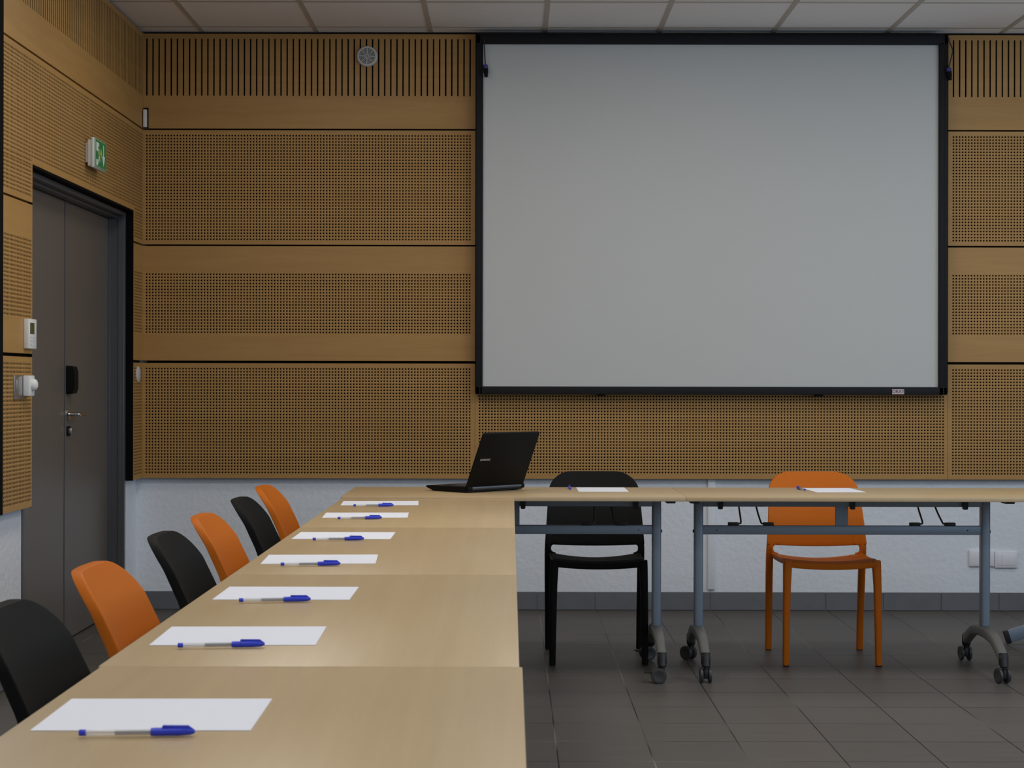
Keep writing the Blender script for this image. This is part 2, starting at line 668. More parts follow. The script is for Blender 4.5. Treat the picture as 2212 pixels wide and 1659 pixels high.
OP0, OP1, OPZ = 6.912, 8.767, 2.066      # door opening
bm = new()
box(bm, XW - 0.3, XW, YR - 0.2, OP0, 0.0, ZC + 0.1)
box(bm, XW - 0.3, XW, OP1, YW + 0.2, 0.0, ZC + 0.1)
box(bm, XW - 0.3, XW, OP0, OP1, OPZ, ZC + 0.1)
struct(obj('wall_left', bm, M['plaster'], smooth=False))

bm = new()                                # right wall with three window openings
WZ0, WZ1 = 0.95, 2.7
wins = [(0.0, 2.2), (2.7, 4.9), (5.4, 7.6)]
prev = YR - 0.2
for a, b in wins:
    box(bm, XR, XR + 0.2, prev, a, 0.0, ZC + 0.1)
    prev = b
box(bm, XR, XR + 0.2, prev, YW + 0.2, 0.0, ZC + 0.1)
for a, b in wins:
    box(bm, XR, XR + 0.2, a, b, 0.0, WZ0)
    box(bm, XR, XR + 0.2, a, b, WZ1, ZC + 0.1)
struct(obj('wall_right', bm, M["white_wall"], smooth=False))
bm = new()
box(bm, XW - 0.35, XR + 0.2, YR - 0.2, YR, 0.0, ZC + 0.1)
struct(obj('wall_rear', bm, M["white_wall"], smooth=False))
for k, (a, b) in enumerate(wins):
    bm = new()
    m_ = (a + b) / 2
    for u, v in ((a, a + 0.06), (m_ - 0.04, m_ + 0.04), (b - 0.06, b)):
        box(bm, XR + 0.06, XR + 0.12, u, v, WZ0, WZ1, 0.004, 1)
    for u, v in ((WZ0, WZ0 + 0.06), (WZ1 - 0.06, WZ1)):
        box(bm, XR + 0.06, XR + 0.12, a, b, u, v, 0.004, 1)
    struct(obj('window_%d' % (k + 1), bm, M['frame']))

# skirting tiles
bm = new()
box(bm, XW, XR, YW - 0.006, YW, 0.0, 0.094, mi=1)
x = 0.141 - 0.304 * 8
while x < XR:
    a, b = max(x + 0.0016, XW), min(x + 0.304 - 0.0016, XR)
    if b - a > 0.01:
        box(bm, a, b, YW - 0.012, YW - 0.001, 0.003, 0.097, 0.0015, 1)
    x += 0.304
struct(obj('baseboard_back', bm, [M['base_tile'], M['grout']], smooth=False))
bm = new()
box(bm, XW, XW + 0.006, YR, OP0 - 0.03, 0.0, 0.094, mi=1)
y = OP0 - 0.03
while y > YR + 0.05:
    a = max(y - 0.304 + 0.003, YR)
    box(bm, XW + 0.001, XW + 0.012, a, y, 0.003, 0.097, 0.0015, 1)
    y -= 0.304
box(bm, XW + 0.001, XW + 0.012, OP1 + 0.03, YW - 0.013, 0.003, 0.097, 0.0015, 1)
struct(obj('baseboard_left', bm, [M['base_tile'], M['grout']], smooth=False))

# black boards closing the cladding around the door and at its near end
bm = new()
box(bm, XW, XL - 0.0005, OP1 - 0.001, OP1 + 0.012, Z[0] - 0.002, 2.077)
box(bm, XW, XL - 0.0005, OP0 - 0.012, OP0 + 0.002, Z[0] - 0.002, 2.077)
box(bm, XW, XL - 0.0005, OP0, OP1, 2.066, 2.077)
struct(obj('trim_1', bm, M['black_trim'], smooth=False))
bm = new()
box(bm, XW, XL + 0.004, 6.40, 6.503, Z[0] - 0.002, 3.036)
struct(obj('trim_2', bm, M['black_trim'], smooth=False))
# dark battens seen through the joints of the cladding
bm = new()
for z in Z[1:4]:
    box(bm, XL + 0.02, COL[0][1] + 0.0, D + 0.0181, YW, z - 0.03, z + 0.03)
    box(bm, COL[2][0], XR, D + 0.0181, YW, z - 0.03, z + 0.03)
box(bm, XL, XR, D + 0.0181, YW, Z[4] - 0.03, Z[4] + 0.009)
for x in (COL[0][1] + 0.002, COL[1][1] + 0.003):
    box(bm, x - 0.03, x + 0.03, D + 0.0181, YW, Z[0] + 0.004, Z[4])
struct(obj('trim_3', bm, M['black_trim'], smooth=False))
bm = new()
for z in Z[1:4]:
    for a, b in ((6.505, OP0 - 0.013), (OP1 + 0.013, D + 0.01)) if z < 2.07 else ((6.505, D + 0.01),):
        box(bm, XW, XL - 0.0181, a, b, z - 0.03, z + 0.03)
box(bm, XW, XL - 0.0181, 6.505, D + 0.01, Z[4] - 0.03, Z[4] + 0.009)
box(bm, XW, XL - 0.0181, 7.82, 7.88, 2.09, Z[4] - 0.03)
struct(obj('trim_4', bm, M['black_trim'], smooth=False))


# ------------------------------------------------------------------ cladding panels
def panel(me, m, x, y, z, rotz, label, group):
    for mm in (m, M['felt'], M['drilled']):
        me.materials.append(mm)
    o = bpy.data.objects.new('acoustic_panel', me)
    C.objects.link(o)
    o.location = (x, y, z)
    o.rotation_euler = (0, 0, rotz)
    return tag(o, label, 'wall panel', group)


G1, G2 = 'oak wall panels beside the screen', 'oak wall panels around the door'
row_h = [Z[k + 1] - Z[k] - GAP for k in range(4)]
rows = ['lowest', 'third', 'second', 'top']


def back_row(x0, x1, where):
    w = x1 - x0
    hs = row_h
    lab = {
        3: 'oak panel with vertical slots under the ceiling, %s' % where,
        2: 'perforated oak panel directly below the slotted one, %s' % where,
        1: 'oak panel with a narrower band of holes, %s' % where,
        0: 'lowest perforated oak panel above the white plaster, %s' % where}
    panel(perforated(w, hs[0], 0.022, 0.024, 0.024), M['oak'], x0, D, Z[0], 0, lab[0], G1)
    panel(perforated(w, hs[1], 0.022, 0.142, 0.142), M['oak'], x0, D, Z[1] + GAP / 2, 0, lab[1], G1)
    panel(perforated(w, hs[2], 0.022, 0.022, 0.024), M['oak'], x0, D, Z[2] + GAP / 2, 0, lab[2], G1)
    zt = Z[3] + GAP / 2
    panel(slotted(w, Z[4] - zt, 0.022, H + (826 - 208) / S - zt, H + (826 - 85) / S - zt), M['oak'], x0, D, zt, 0, lab[3], G1)


back_row(COL[0][0], COL[0][1], 'left of the screen')
back_row(COL[2][0], COL[2][1], 'right of the screen')
zt = H - (848 - 826) / S
panel(perforated(COL[1][1] - COL[1][0], zt - Z[0], 0.012, 0.024, 0.010), M['oak'], COL[1][0], D, Z[0], 0,
      'long perforated oak panel right under the projection screen', G1)

# left wall: local x runs away from the camera
Y0, Y1, Y2 = 6.507, 7.851, D - 0.002
NEAR, FAR = 'nearer the camera', 'next to the room corner'
zt = Z[3] + GAP / 2
sz0, sz1 = H + (826 - 208) / S - zt, H + (826 - 85) / S - zt
panel(slotted(Y1 - Y0 - 0.002, Z[4] - zt, 0.012, sz0, sz1), M['oak'], XL, Y0, zt, PI / 2,
      'top slotted oak panel of the left wall, above the near half of the door', G2)
panel(slotted(Y2 - Y1, Z[4] - zt, 0.012, sz0, sz1), M['oak'], XL, Y1, zt, PI / 2,
      'top slotted oak panel of the left wall, in the room corner', G2)
zb = Z[2] + GAP / 2
panel(perforated(Y1 - Y0 - 0.002, row_h[2], 0.009, 0.022, 0.024, cut=(OP0 - Y0, None, 2.077 - zb)), M['oak'], XL, Y0, zb, PI / 2,
      'notched perforated oak panel over the near half of the grey door', G2)
panel(perforated(Y2 - Y1, row_h[2], 0.009, 0.022, 0.024, cut=(None, OP1 - Y1, 2.077 - zb)), M['oak'], XL, Y1, zb, PI / 2,
      'notched perforated oak panel under the exit sign, reaching the room corner', G2)
for a, b, w, t0, t1 in ((Y0, OP0, 'oak strip panel behind the thermostat, with a narrower band of holes',
                         'lowest perforated oak strip behind the steel switch plate', 0),
                        (OP1 + 0.0, Y2, 'narrow oak strip between door and room corner, above the white disc',
                         'narrow lowest oak strip between door and corner, carrying a white disc', 0)):
    panel(perforated(b - a, row_h[1], 0.012, 0.142, 0.142), M['oak'], XL, a, Z[1] + GAP / 2, PI / 2, w, G2)
    panel(perforated(b - a, row_h[0], 0.012, 0.024, 0.024), M['oak'], XL, a, Z[0], PI / 2, t0, G2)

# ------------------------------------------------------------------ door
door = bpy.data.objects.new('door_1', None)
C.objects.link(door)
door['kind'] = 'structure'
XD = -2.05
bm = new()
for y0, y1, s in ((OP0, OP0 + 0.035, 1), (OP1 - 0.035, OP1, -1)):
    box(bm, XW - 0.16, XW + 0.004, y0, y1, 0.0, 2.066, 0.003, 1)
    if s < 0:
        box(bm, XW - 0.16, XD + 0.012, y0 - 0.018, y0, 0.0, 2.066 - 0.035, 0.002, 1)
        box(bm, XW - 0.028, XW - 0.012, y0 - 0.004, y0, 0.0, 2.066 - 0.035, 0.001, 1)
    else:
        box(bm, XW - 0.16, XD + 0.012, y1, y1 + 0.018, 0.0, 2.066 - 0.035, 0.002, 1)
box(bm, XW - 0.16, XW + 0.004, OP0 + 0.035, OP1 - 0.035, 2.066 - 0.022, 2.066, 0.003, 1)
box(bm, XW - 0.16, XW - 0.03, OP0 + 0.035, OP1 - 0.035, 2.066 - 0.034, 2.066 - 0.022, 0.002, 1)
obj('door_frame', bm, M['frame'], door)
SEAM = 7.877
bm = new()
box(bm, XD - 0.045, XD, OP0 + 0.038, SEAM - 0.004, 0.008, 2.03, 0.002, 1)
leaf = obj('door_leaf', bm, M['door'], door)
bm = new()
box(bm, XD - 0.02, XD + 0.003, SEAM - 0.014, SEAM - 0.004, 0.01, 2.03)
obj('astragal', bm, M['frame'], leaf)
bm = new()
box(bm, XD - 0.045, XD, SEAM + 0.004, OP1 - 0.056, 0.008, 2.03, 0.002, 1)
leaf2 = obj('door_leaf', bm, M['door'], door)
bm = new()
box(bm, XD - 0.03, XD - 0.006, SEAM - 0.005, SEAM + 0.005, 0.01, 2.03)
obj('seal_strip', bm, M['seal'], door)
# lock box, lever handle and cylinder of the far leaf
bm = new()
t = [(0.0, -0.066), (0.030, -0.062), (0.037, -0.04), (0.038, 0.0), (0.037, 0.04), (0.030, 0.062), (0.0, 0.066)]
prism(bm, t, 0.0, 0.088, 0, Matrix.Translation((XD, 7.893, 1.2075)))
bmesh.ops.bevel(bm, geom=[e for e in bm.edges if abs(e.verts[0].co.y - e.verts[1].co.y) < 1e-5], offset=0.006, segments=2, affect='EDGES')
obj('lock_box', bm, M['black_pl'], leaf2)
bm = new()
cyl(bm, (XD, 7.925, 1.048), (XD + 0.010, 7.925, 1.048), 0.026, 20)
cyl(bm, (XD + 0.008, 7.925, 1.048), (XD + 0.052, 7.925, 1.048), 0.009, 12)
tube(bm, smooth_path([(XD + 0.045, 7.925, 1.048), (XD + 0.052, 7.934, 1.048), (XD + 0.053, 7.97, 1.047), (XD + 0.052, 8.045, 1.046)], 4), 0.0085, 12)
obj('lever_handle', bm, M['chrome'], leaf2)
bm = new()
box(bm, XD, XD + 0.008, 7.905, 7.955, 0.948, 0.994, 0.004, 2, mi=1)
box(bm, XD, XD + 0.022, 7.915, 7.940, 0.958, 0.984, 0.003, 2)
obj('lock_cylinder', bm, [M['steel'], M['black_pl']], leaf2)

# ------------------------------------------------------------------ wall fittings
# exit sign
sg = thing('exit_sign', 'green and white emergency exit sign box above the grey door', 'exit sign', (XL, 7.757, 2.24))
bm = new()
box(bm, 0.0, 0.014, 0.012, 0.20, -0.045, 0.045, 0.003)
box(bm, 0.012, 0.030, 0.004, 0.21, -0.062, 0.058, 0.003)
box(bm, 0.029, 0.043, 0.0, 0.216, -0.068, 0.068, 0.003)
obj('housing', bm, M['plastic_white'], sg)
bm = new()
box(bm, 0.042, 0.048, 0.003, 0.214, -0.064, 0.066, 0.002, 1)
face = obj('sign_face', bm, M['sign_pale'], sg)
fx = 0.0487


def flat(bm, pts):
    """pictogram outline in (y,z) of the sign face"""
    a = [bm.verts.new((fx, y, z)) for y, z in pts]
    b = [bm.verts.new((fx - 0.0006, y, z)) for y, z in pts]
    n = len(a)
    bm.faces.new(a)
    bm.faces.new(b[::-1])
    for k in range(n):
        bm.faces.new((a[k], b[k], b[(k + 1) % n], a[(k + 1) % n]))


bm = new()
box(bm, 0.0478, 0.0484, 0.009, 0.208, -0.058, 0.060)
obj('green_field', bm, M['green'], face)
bm = new()      # running figure and doorway
flat(bm, [(0.018, 0.010), (0.050, 0.010), (0.050, 0.050), (0.018, 0.050)])
flat(bm, [(0.018, -0.056), (0.046, -0.056), (0.046, -0.028), (0.018, -0.028)])
flat(bm, [(0.060 + 0.010 * math.cos(k * PI / 5), 0.040 + 0.010 * math.sin(k * PI / 5)) for k in range(10)])
flat(bm, [(0.056, 0.026), (0.072, 0.022), (0.078, -0.006), (0.066, -0.012)])
flat(bm, [(0.066, -0.008), (0.076, -0.006), (0.060, -0.034), (0.052, -0.050), (0.046, -0.046)])
flat(bm, [(0.070, -0.006), (0.080, -0.010), (0.092, -0.030), (0.084, -0.036)])
obj('running_figure', bm, M['sign_white'], face)
bm = new()      # downward arrow
flat(bm, [(0.150, -0.002), (0.150, 0.050), (0.162, 0.050), (0.162, -0.002)])
flat(bm, [(0.128, -0.002), (0.184, -0.002), (0.156, -0.050)])
obj('arrow', bm, M['sign_white'], face)
bm = new()  # yellow lamp reflection painted on the sign face
flat(bm, [(0.092, 0.006), (0.108, 0.030), (0.124, 0.006), (0.108, -0.018)])
obj('lamp_reflection', bm, M['reflection_yellow'], face)

# thermostat
th = thing('thermostat', 'white wall thermostat with small grey display beside the door', 'thermostat', (XL, 6.791, 1.39))
bm = new()
box(bm, 0.0, 0.0205, 0.0, 0.112, -0.0595, 0.0595, 0.003)
obj('housing', bm, M['plastic_white'], th)
bm = new()
box(bm, 0.0195, 0.0213, 0.018, 0.078, -0.001, 0.044, 0.0005, 1)
obj('display', bm, M['lcd'], th)
for yy, zz in ((0.022, -0.013), (0.052, -0.013), (0.022, -0.028), (0.052, -0.028), (0.022, -0.043), (0.080, -0.043)):
    bm = new()
    box(bm, 0.0195, 0.022, yy, yy + 0.014, zz - 0.004, zz + 0.004, 0.001, 1)
    obj('button', bm, M['plastic_offwhite'], th)

# steel switch plate with a white plug-in timer
sp = thing('switch_plate', 'brushed steel switch plate below the thermostat', 'switch', (XL, 6.647, 1.178))
bm = new()
box(bm, 0.0, 0.007, 0.0, 0.155, -0.047, 0.047, 0.002)
obj('plate', bm, M['steel'], sp)
bm = new()
box(bm, 0.006, 0.010, 0.025, 0.065, -0.028, 0.028, 0.0015)
obj('rocker', bm, M['steel'], sp)
tm = thing('plug_in_timer', 'white plug-in dial timer mounted on the steel plate', 'timer', (XL + 0.0072, 6.757, 1.183))
bm = new()
box(bm, 0.0, 0.026, 0.0, 0.075, -0.041, 0.041, 0.004)
obj('housing', bm, M['plastic_white'], tm)
bm = new()
lathe(bm, [(0.0, 0.0), (0.024, 0.0), (0.024, 0.008), (0.019, 0.016), (0.012, 0.020), (0.0, 0.021)], 24, 0,
      axis_mtx(Vector((0.0258, 0.042, 0.004)), (1, 0, 0)), cap=False)
obj('dial', bm, M['plastic_white'], tm)

# white disc by the corner
bm = new()
lathe(bm, [(0.0, 0.0), (0.042, 0.0), (0.042, 0.004), (0.037, 0.008), (0.0, 0.009)], 32, 0, axis_mtx(Vector((0, 0, 0)), (1, 0, 0)), cap=False)
tag(obj('cover_disc', bm, M['plastic_offwhite'], loc=(XL, 8.87, 1.238)), 'small round white cover disc on the oak strip by the corner', 'wall disc')

# slim white detector in the upper corner
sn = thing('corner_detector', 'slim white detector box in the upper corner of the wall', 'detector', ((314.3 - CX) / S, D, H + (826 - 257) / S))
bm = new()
box(bm, -0.012, 0.0135, -0.006, 0.0, -0.052, 0.055, 0.001, 1)  # black plate standing in for the shadow above and right of the box
obj('shadow_plate', bm, M['black_pl'], sn)
bm = new()
box(bm, -0.011, 0.008, -0.024, -0.005, -0.050, 0.044, 0.004)
obj('housing', bm, M['plastic_white'], sn)

# round grille
sk = thing('round_grille', 'round white spoked grille on the slotted panel under the ceiling', 'vent', ((792 - CX) / S, D, H + (826 - 123) / S))
ax = axis_mtx(Vector((0, 0, 0)), (0, -1, 0))
bm = new()
lathe(bm, [(0.054, 0.0), (0.054, 0.012), (0.049, 0.018), (0.042, 0.018), (0.041, 0.010), (0.041, 0.0)], 40, 0, ax)
obj('rim', bm, M['plastic_offwhite'], sk)
bm = new()
lathe(bm, [(0.0, 0.0), (0.0415, 0.0), (0.0415, 0.011), (0.0, 0.011)], 40, 0, ax, cap=False)
obj('membrane', bm, M['mesh_grey'], sk)
bm = new()
for k in range(8):
    a = k * PI / 4 + 0.04
    w_ = 0.0016 if k % 2 else 0.0022
    box(bm, 0.0, 0.043, -0.018, -0.011, -w_, w_, 0, mtx=Matrix.Rotation(a, 4, 'Y'))
for r in (0.010, 0.018, 0.026, 0.034):
    lathe(bm, [(r, 0.010), (r, 0.016), (r + 0.0018, 0.016), (r + 0.0018, 0.010)], 32, 0, ax)
obj('grille', bm, M['plastic_offwhite'], sk)

# trunking and socket boxes on the plaster
bm = new()
box(bm, (1529 - CX) / 409.7, (1545 - CX) / 409.7, YW - 0.016, YW, 0.112, Z[0] + 0.02, 0.002)
tag(obj('cable_trunking', bm, M['trunking']), 'white vertical cable trunking on the plaster behind the tables', 'trunking')
for px0, px1, py0, py1, lab, sw in ((2093, 2147.5, 1186, 1221, 'white blank wall box behind the rolling table leg', 0),
                                    (2148.5, 2197, 1189, 1224, 'white double wall socket right of the rolling table leg', 1)):
    q = 409.7
    w, h = (px1 - px0) / q, (py1 - py0) / q
    so = thing('wall_socket', lab, 'wall socket', ((px0 + px1) / 2 / q - CX / q, YW, H - ((py0 + py1) / 2 - CY) / q))
    bm = new()
    box(bm, -w / 2, w / 2, -0.014, 0.0, -h / 2, h / 2, 0.003)
    obj('plate', bm, M['plastic_socket'], so)
    if sw:
        for a, b in ((-w / 2 + 0.012, -0.026), (-0.024, w / 2 - 0.012)):
            bm = new()
            box(bm, a, b, -0.0165, -0.012, -h / 2 + 0.012, h / 2 - 0.012, 0.0015)
            obj('module', bm, M['plastic_socket'], so)
    else:
        bm = new()
        box(bm, -w / 2 + 0.006, w / 2 - 0.006, -0.0155, -0.012, -h / 2 + 0.006, h / 2 - 0.006, 0.001)
        for xx in (-w / 2 + 0.012, w / 2 - 0.012):
            cyl(bm, (xx, -0.016, 0), (xx, -0.0125, 0), 0.003, 12)
        obj('cover', bm, M['plastic_socket'], so)

# ------------------------------------------------------------------ projection screen
ys = D - 0.075                      # front of the frame
q = F / ys
X0, X1 = (1027 - CX) / q, (2046.5 - CX) / q
ZT, ZB = H + (826 - 75) / q, H - (851.5 - 826) / q
xi0, xi1 = (1042.5 - CX) / q, (2028 - CX) / q
zi1, zi0 = H + (826 - 94.5) / q, H - (834.5 - 826) / q
scx = (X0 + X1) / 2
ps = thing('projection_screen', 'large pale projection screen in a black frame on the panelled wall', 'projection screen', (scx, D, ZB))
bm = new()


def bar(x0, x1, z0, z1):
    box(bm, x0 - scx, x1 - scx, ys - D, -0.004, z0 - ZB, z1 - ZB, 0.004, 2)


bar(X0, X0 + 0.024, ZB, ZT)
bar(X0 + 0.022, xi0, ZB, zi1 + 0.012)
bar(xi1, X1 - 0.018, ZB, zi1 + 0.012)
bar(X1 - 0.020, X1, ZB, ZT)
bar(X0, X1, ZB, zi0 - 0.0)
bar(X0, X1, zi1, ZT)
box(bm, X0 - scx + 0.01, X1 - scx - 0.01, ys - D + 0.02, -0.004, ZT - ZB - 0.002, ZT - ZB + 0.010)
obj('frame', bm, M['screen_frame'], ps)
bm = new()
box(bm, xi0 - scx - 0.004, xi1 - scx + 0.004, ys - D + 0.018, ys - D + 0.024, zi0 - ZB - 0.004, zi1 - ZB + 0.004)
obj('screen_surface', bm, M['screen'], ps, smooth=False)
for px in (1300, 1772):
    bm = new()
    xx = (px - CX) / q - scx
    box(bm, xx - 0.019, xx + 0.019, ys - D + 0.012, -0.004, -0.009, 0.002, 0.002)
    obj('mounting_bracket', bm, M['black_pl'], ps)
bm = new()
lx0, lx1 = (1927 - CX) / q - scx, (1953 - CX) / q - scx
lz0, lz1 = H - (850 - 826) / q - ZB, H - (839.3 - 826) / q - ZB
box(bm, lx0, lx1, ys - D - 0.002, ys - D + 0.001, lz0, lz1, 0.0005, 1)
pl = obj('name_plate', bm, M['label_plate'], ps)
text_mesh('lettering', 'ORAY', 0.0245, M['label_text'], pl,
          Matrix.Translation(((lx0 + lx1) / 2, ys - D - 0.0024, (lz0 + lz1) / 2 + 0.0004)) @ Matrix.Rotation(PI / 2, 4, 'X'))


# hanging loudspeaker cables
def hanging(label, pts, cz, tilt):
    d = ys - 0.014
    p0 = at(*cz, d)
    o = thing('loudspeaker_cable', label, 'cable', p0, 0, 'loose cables at the screen corners')
    bm = new()
    tube(bm, [p - p0 for p in smooth_path([at(a, b, d + e) for a, b, e in pts], 6)], 0.0032, 8)
    obj('cord', bm, M['cable'], o)
    rot = Matrix.Rotation(tilt, 4, 'Y')
    bm = new()
    lathe(bm, [(0.0, 0.001), (0.006, 0.0), (0.0125, -0.004), (0.0125, -0.022), (0.0, -0.022)], 20, 0, rot, cap=False)
    obj('collar', bm, M['conn_blue'], o)
    bm = new()
    lathe(bm, [(0.0, -0.0215), (0.0125, -0.0215), (0.0128, -0.045), (0.0100, -0.048), (0.0095, -0.066), (0.0, -0.067)], 20, 0, rot, cap=False)
    box(bm, -0.003, 0.003, -0.0145, -0.010, -0.062, -0.028, 0.001, 1, mtx=rot)
    obj('plug', bm, M['black_pl'], o)


hanging('black cable with blue plug hanging at the upper left of the screen',
        [(1045.5, 78, 0.0), (1045, 95, 0), (1046, 120, 0), (1047, 139, 0)], (1047.3, 139), -0.06)
hanging('black cable with blue plug hanging at the upper right of the screen',
        [(2047, 78, 0.0), (2050, 90, 0), (2056.5, 106, 0), (2054, 120, 0), (2048, 144, 0)], (2047.8, 144), -0.12)


# ------------------------------------------------------------------ tables
def arch_foot(side):
    """cast foot: inverted U in the y,z plane"""
    bm = new()
    path = smooth_path([(0, -0.272, 0.098), (0, -0.235, 0.118), (0, -0.16, 0.152), (0, -0.075, 0.166), (0, 0.0, 0.170),
                        (0, 0.075, 0.166), (0, 0.16, 0.152), (0, 0.235, 0.118), (0, 0.272, 0.098)], 4)
    secs = []
    for i, p in enumerate(path):
        d = (path[min(i + 1, len(path) - 1)] - path[max(i - 1, 0)]).normalized()
        nrm = Vector((0, -d.z, d.y))
        k = abs(p.y) / 0.272
        w, h = 0.040 - 0.004 * k, 0.050 - 0.006 * k
        secs.append([p + Vector((a, 0, 0)) + nrm * b for a, b in rrect(w, h, 0.012)])
    loft(bm, secs)
    return bm


def caster(ang, brake):
    bm = new()
    cyl(bm, (0, 0, 0.052), (0, 0, 0.088), 0.010, 14)
    box(bm, -0.009, 0.009, -0.010, 0.030, 0.018, 0.056, 0.005, 2)
    for s in (-1, 1):
        lathe(bm, [(0.0, 0.0), (0.024, 0.0), (0.030, 0.003), (0.0315, 0.008), (0.030, 0.013), (0.022, 0.015), (0.018, 0.0135), (0.0, 0.0135)], 28, 1,
              axis_mtx(Vector((0.0095 * s, 0.014, 0.0315)), (s, 0, 0)), cap=False)
    if brake:
        box(bm, -0.008, 0.008, 0.012, 0.060, 0.040, 0.048, 0.002, 1)
        box(bm, -0.013, 0.013, 0.049, 0.072, 0.041, 0.048, 0.002, 1)
    bmesh.ops.rotate(bm, verts=bm.verts[:], cent=(0, 0, 0), matrix=Matrix.Rotation(ang, 3, 'Z'))
    return bm


def make_table(label, L, depth, ht, angs, leg_y=0.0, ins=0.087, group='beech folding tables on castors'):
    """flip-top table: local x along its length, front at -y"""
    t = thing('folding_table', label, 'table', group=group)
    th_ = 0.018
    bm = new()
    box(bm, -L / 2, L / 2, -depth / 2, depth / 2, ht - th_, ht, 0.0022, 2)
    for f in bm.faces:
        f.material_index = 0 if abs(f.normal.z) > 0.9 else 1
    obj('tabletop', bm, [M['beech_x'], M['beech_edge']], t)
    ztop = ht - th_
    bm = new()
    box(bm, -L / 2 + ins - 0.018, L / 2 - ins + 0.018, leg_y - 0.02, leg_y + 0.02, ztop - 0.044, ztop - 0.0005, 0.003)
    obj('top_rail', bm, M['leg'], t)
    zb0, zb1 = ht - 0.178, ht - 0.141
    bm = new()
    box(bm, -L / 2 + ins, L / 2 - ins, leg_y - 0.015, leg_y + 0.015, zb0, zb1, 0.003)
    for s in (-1, 1):
        cyl(bm, (s * (L / 2 - ins - 0.075), leg_y - 0.0165, (zb0 + zb1) / 2), (s * (L / 2 - ins - 0.075), leg_y - 0.014, (zb0 + zb1) / 2), 0.0028, 10, 1)
    obj('lower_rail', bm, [M['leg'], M['rubber']], t)
    bm = new()
    box(bm, -0.026, 0.026, leg_y - 0.006, leg_y + 0.006, zb1 - 0.001, ztop - 0.043, 0.001, 1)
    obj('centre_plate', bm, M['leg'], t)
    k = 0
    for s in (-1, 1):
        x = s * (L / 2 - ins)
        bm = new()
        box(bm, x - 0.0185, x + 0.0185, leg_y - 0.026, leg_y + 0.026, 0.165, ztop - 0.004, 0.011, 3)
        leg = obj('leg', bm, M['leg'], t)
        for zz in (ht - 0.035, ht - 0.165):
            bm = new()
            cyl(bm, (x + s * 0.017, leg_y, zz), (x + s * 0.0235, leg_y, zz), 0.0065, 12)
            obj('bolt_cap', bm, M['rubber'], leg)
        bm = arch_foot(s)
        bmesh.ops.translate(bm, verts=bm.verts[:], vec=(x, leg_y, 0))
        obj('foot', bm, M['foot'], leg)
        for e in (-1, 1):
            bm = new()
            cyl(bm, (0, 0, 0.066), (0, -0.017 * e, 0.118), 0.0165, 16, r2=0.0185)
            box(bm, -0.019, 0.019, -0.006 - 0.006 * e, 0.010 - 0.006 * e, 0.070, 0.116, 0.006)
            bmesh.ops.translate(bm, verts=bm.verts[:], vec=(x, leg_y + e * 0.286, 0))
            obj('socket', bm, M['rubber'], leg)
            bm = caster(angs[k][0], angs[k][1])
            bmesh.ops.translate(bm, verts=bm.verts[:], vec=(x, leg_y + e * 0.286, 0))
            obj('caster', bm, [M['rubber'], M['wheel']], leg)
            k += 1
    # pairs of bent rods resting on the lower rail
    for s in (-1, 1):
        xc = s * (L / 2 - ins - 0.218)
        for e in (-1, 1):
            bm = new()
            xb = xc + e * 0.047
            yy = leg_y - 0.004
            tube(bm, smooth_path([(xb + e * 0.010, yy, zb1 + 0.008), (xb, yy, zb1 + 0.008), (xb - e * 0.006, yy + 0.006, zb1 + 0.016),
                                  (xb - e * 0.010, yy + 0.09, zb1 + 0.062), (xb - e * 0.012, yy + 0.165, ztop - 0.001)], 4), 0.0038, 8)
            rod = obj('support_rod', bm, M['rod'], t)
            bm = new()
            a, b = sorted((xb + e * 0.004, xb + e * 0.048))
            box(bm, a, b, leg_y - 0.012, leg_y + 0.012, zb1 - 0.0005, zb1 + 0.013, 0.003)
            obj('rod_clip', bm, M['rubber'], rod)
    # black latches on the top rail
    for x in (-L / 2 + ins + 0.088, 0.04, L / 2 - ins - 0.088):
        bm = new()
        prism(bm, [(-0.012, ztop - 0.0005), (-0.010, ztop - 0.050), (-0.007, ztop - 0.054), (0.007, ztop - 0.054), (0.010, ztop - 0.050), (0.012, ztop - 0.0005)],
              leg_y - 0.034, leg_y - 0.014, 0, Matrix.Translation((x, 0, 0)))
        obj('latch', bm, M['rubber'], t)
    # linking fittings under both ends
    for s in (-1, 1):
        bm = new()
        x = s * (L / 2 - 0.048)
        prism(bm, [(-0.022, ztop - 0.0005), (-0.017, ztop - 0.016), (0.017, ztop - 0.016), (0.022, ztop - 0.0005)], leg_y - 0.23, leg_y - 0.16, 0, Matrix.Translation((x, 0, 0)))
        obj('linking_clip', bm, M['rubber'], t)
    return t


ZF = 0.748                          # far tables
YF, YB = 6.771, 7.392
LF = 1.365
dF = YB - YF
cF = (YF + YB) / 2
xj = 0.695
ly = 7.125 - cF + 0.0
t1 = make_table('beech folding table carrying the laptop, against the long table end', LF, dF, ZF, [(0.3, 0), (0.8, 1), (PI / 2 - 0.05, 1), (PI / 2 + 0.3, 1)], ly)
t1.location = (xj - 0.0003 - LF / 2, cF, 0)
t2 = make_table('beech folding table on the right, in front of the lone orange chair', LF, dF, ZF, [(0.0, 0), (0.75, 0), (0.25, 0), (0.1, 1)], ly)
t2.location = (xj + 0.0003 + LF / 2, cF, 0)

t3 = make_table('beech folding table cut by the right photo edge, beyond the wall sockets', LF, dF, ZF, [(0.3, 0), (0.8, 1), (0.4, 1), (-0.3, 0)], ly, 0.24)
t3.location = (xj + 0.0009 + LF * 1.5, cF, 0)

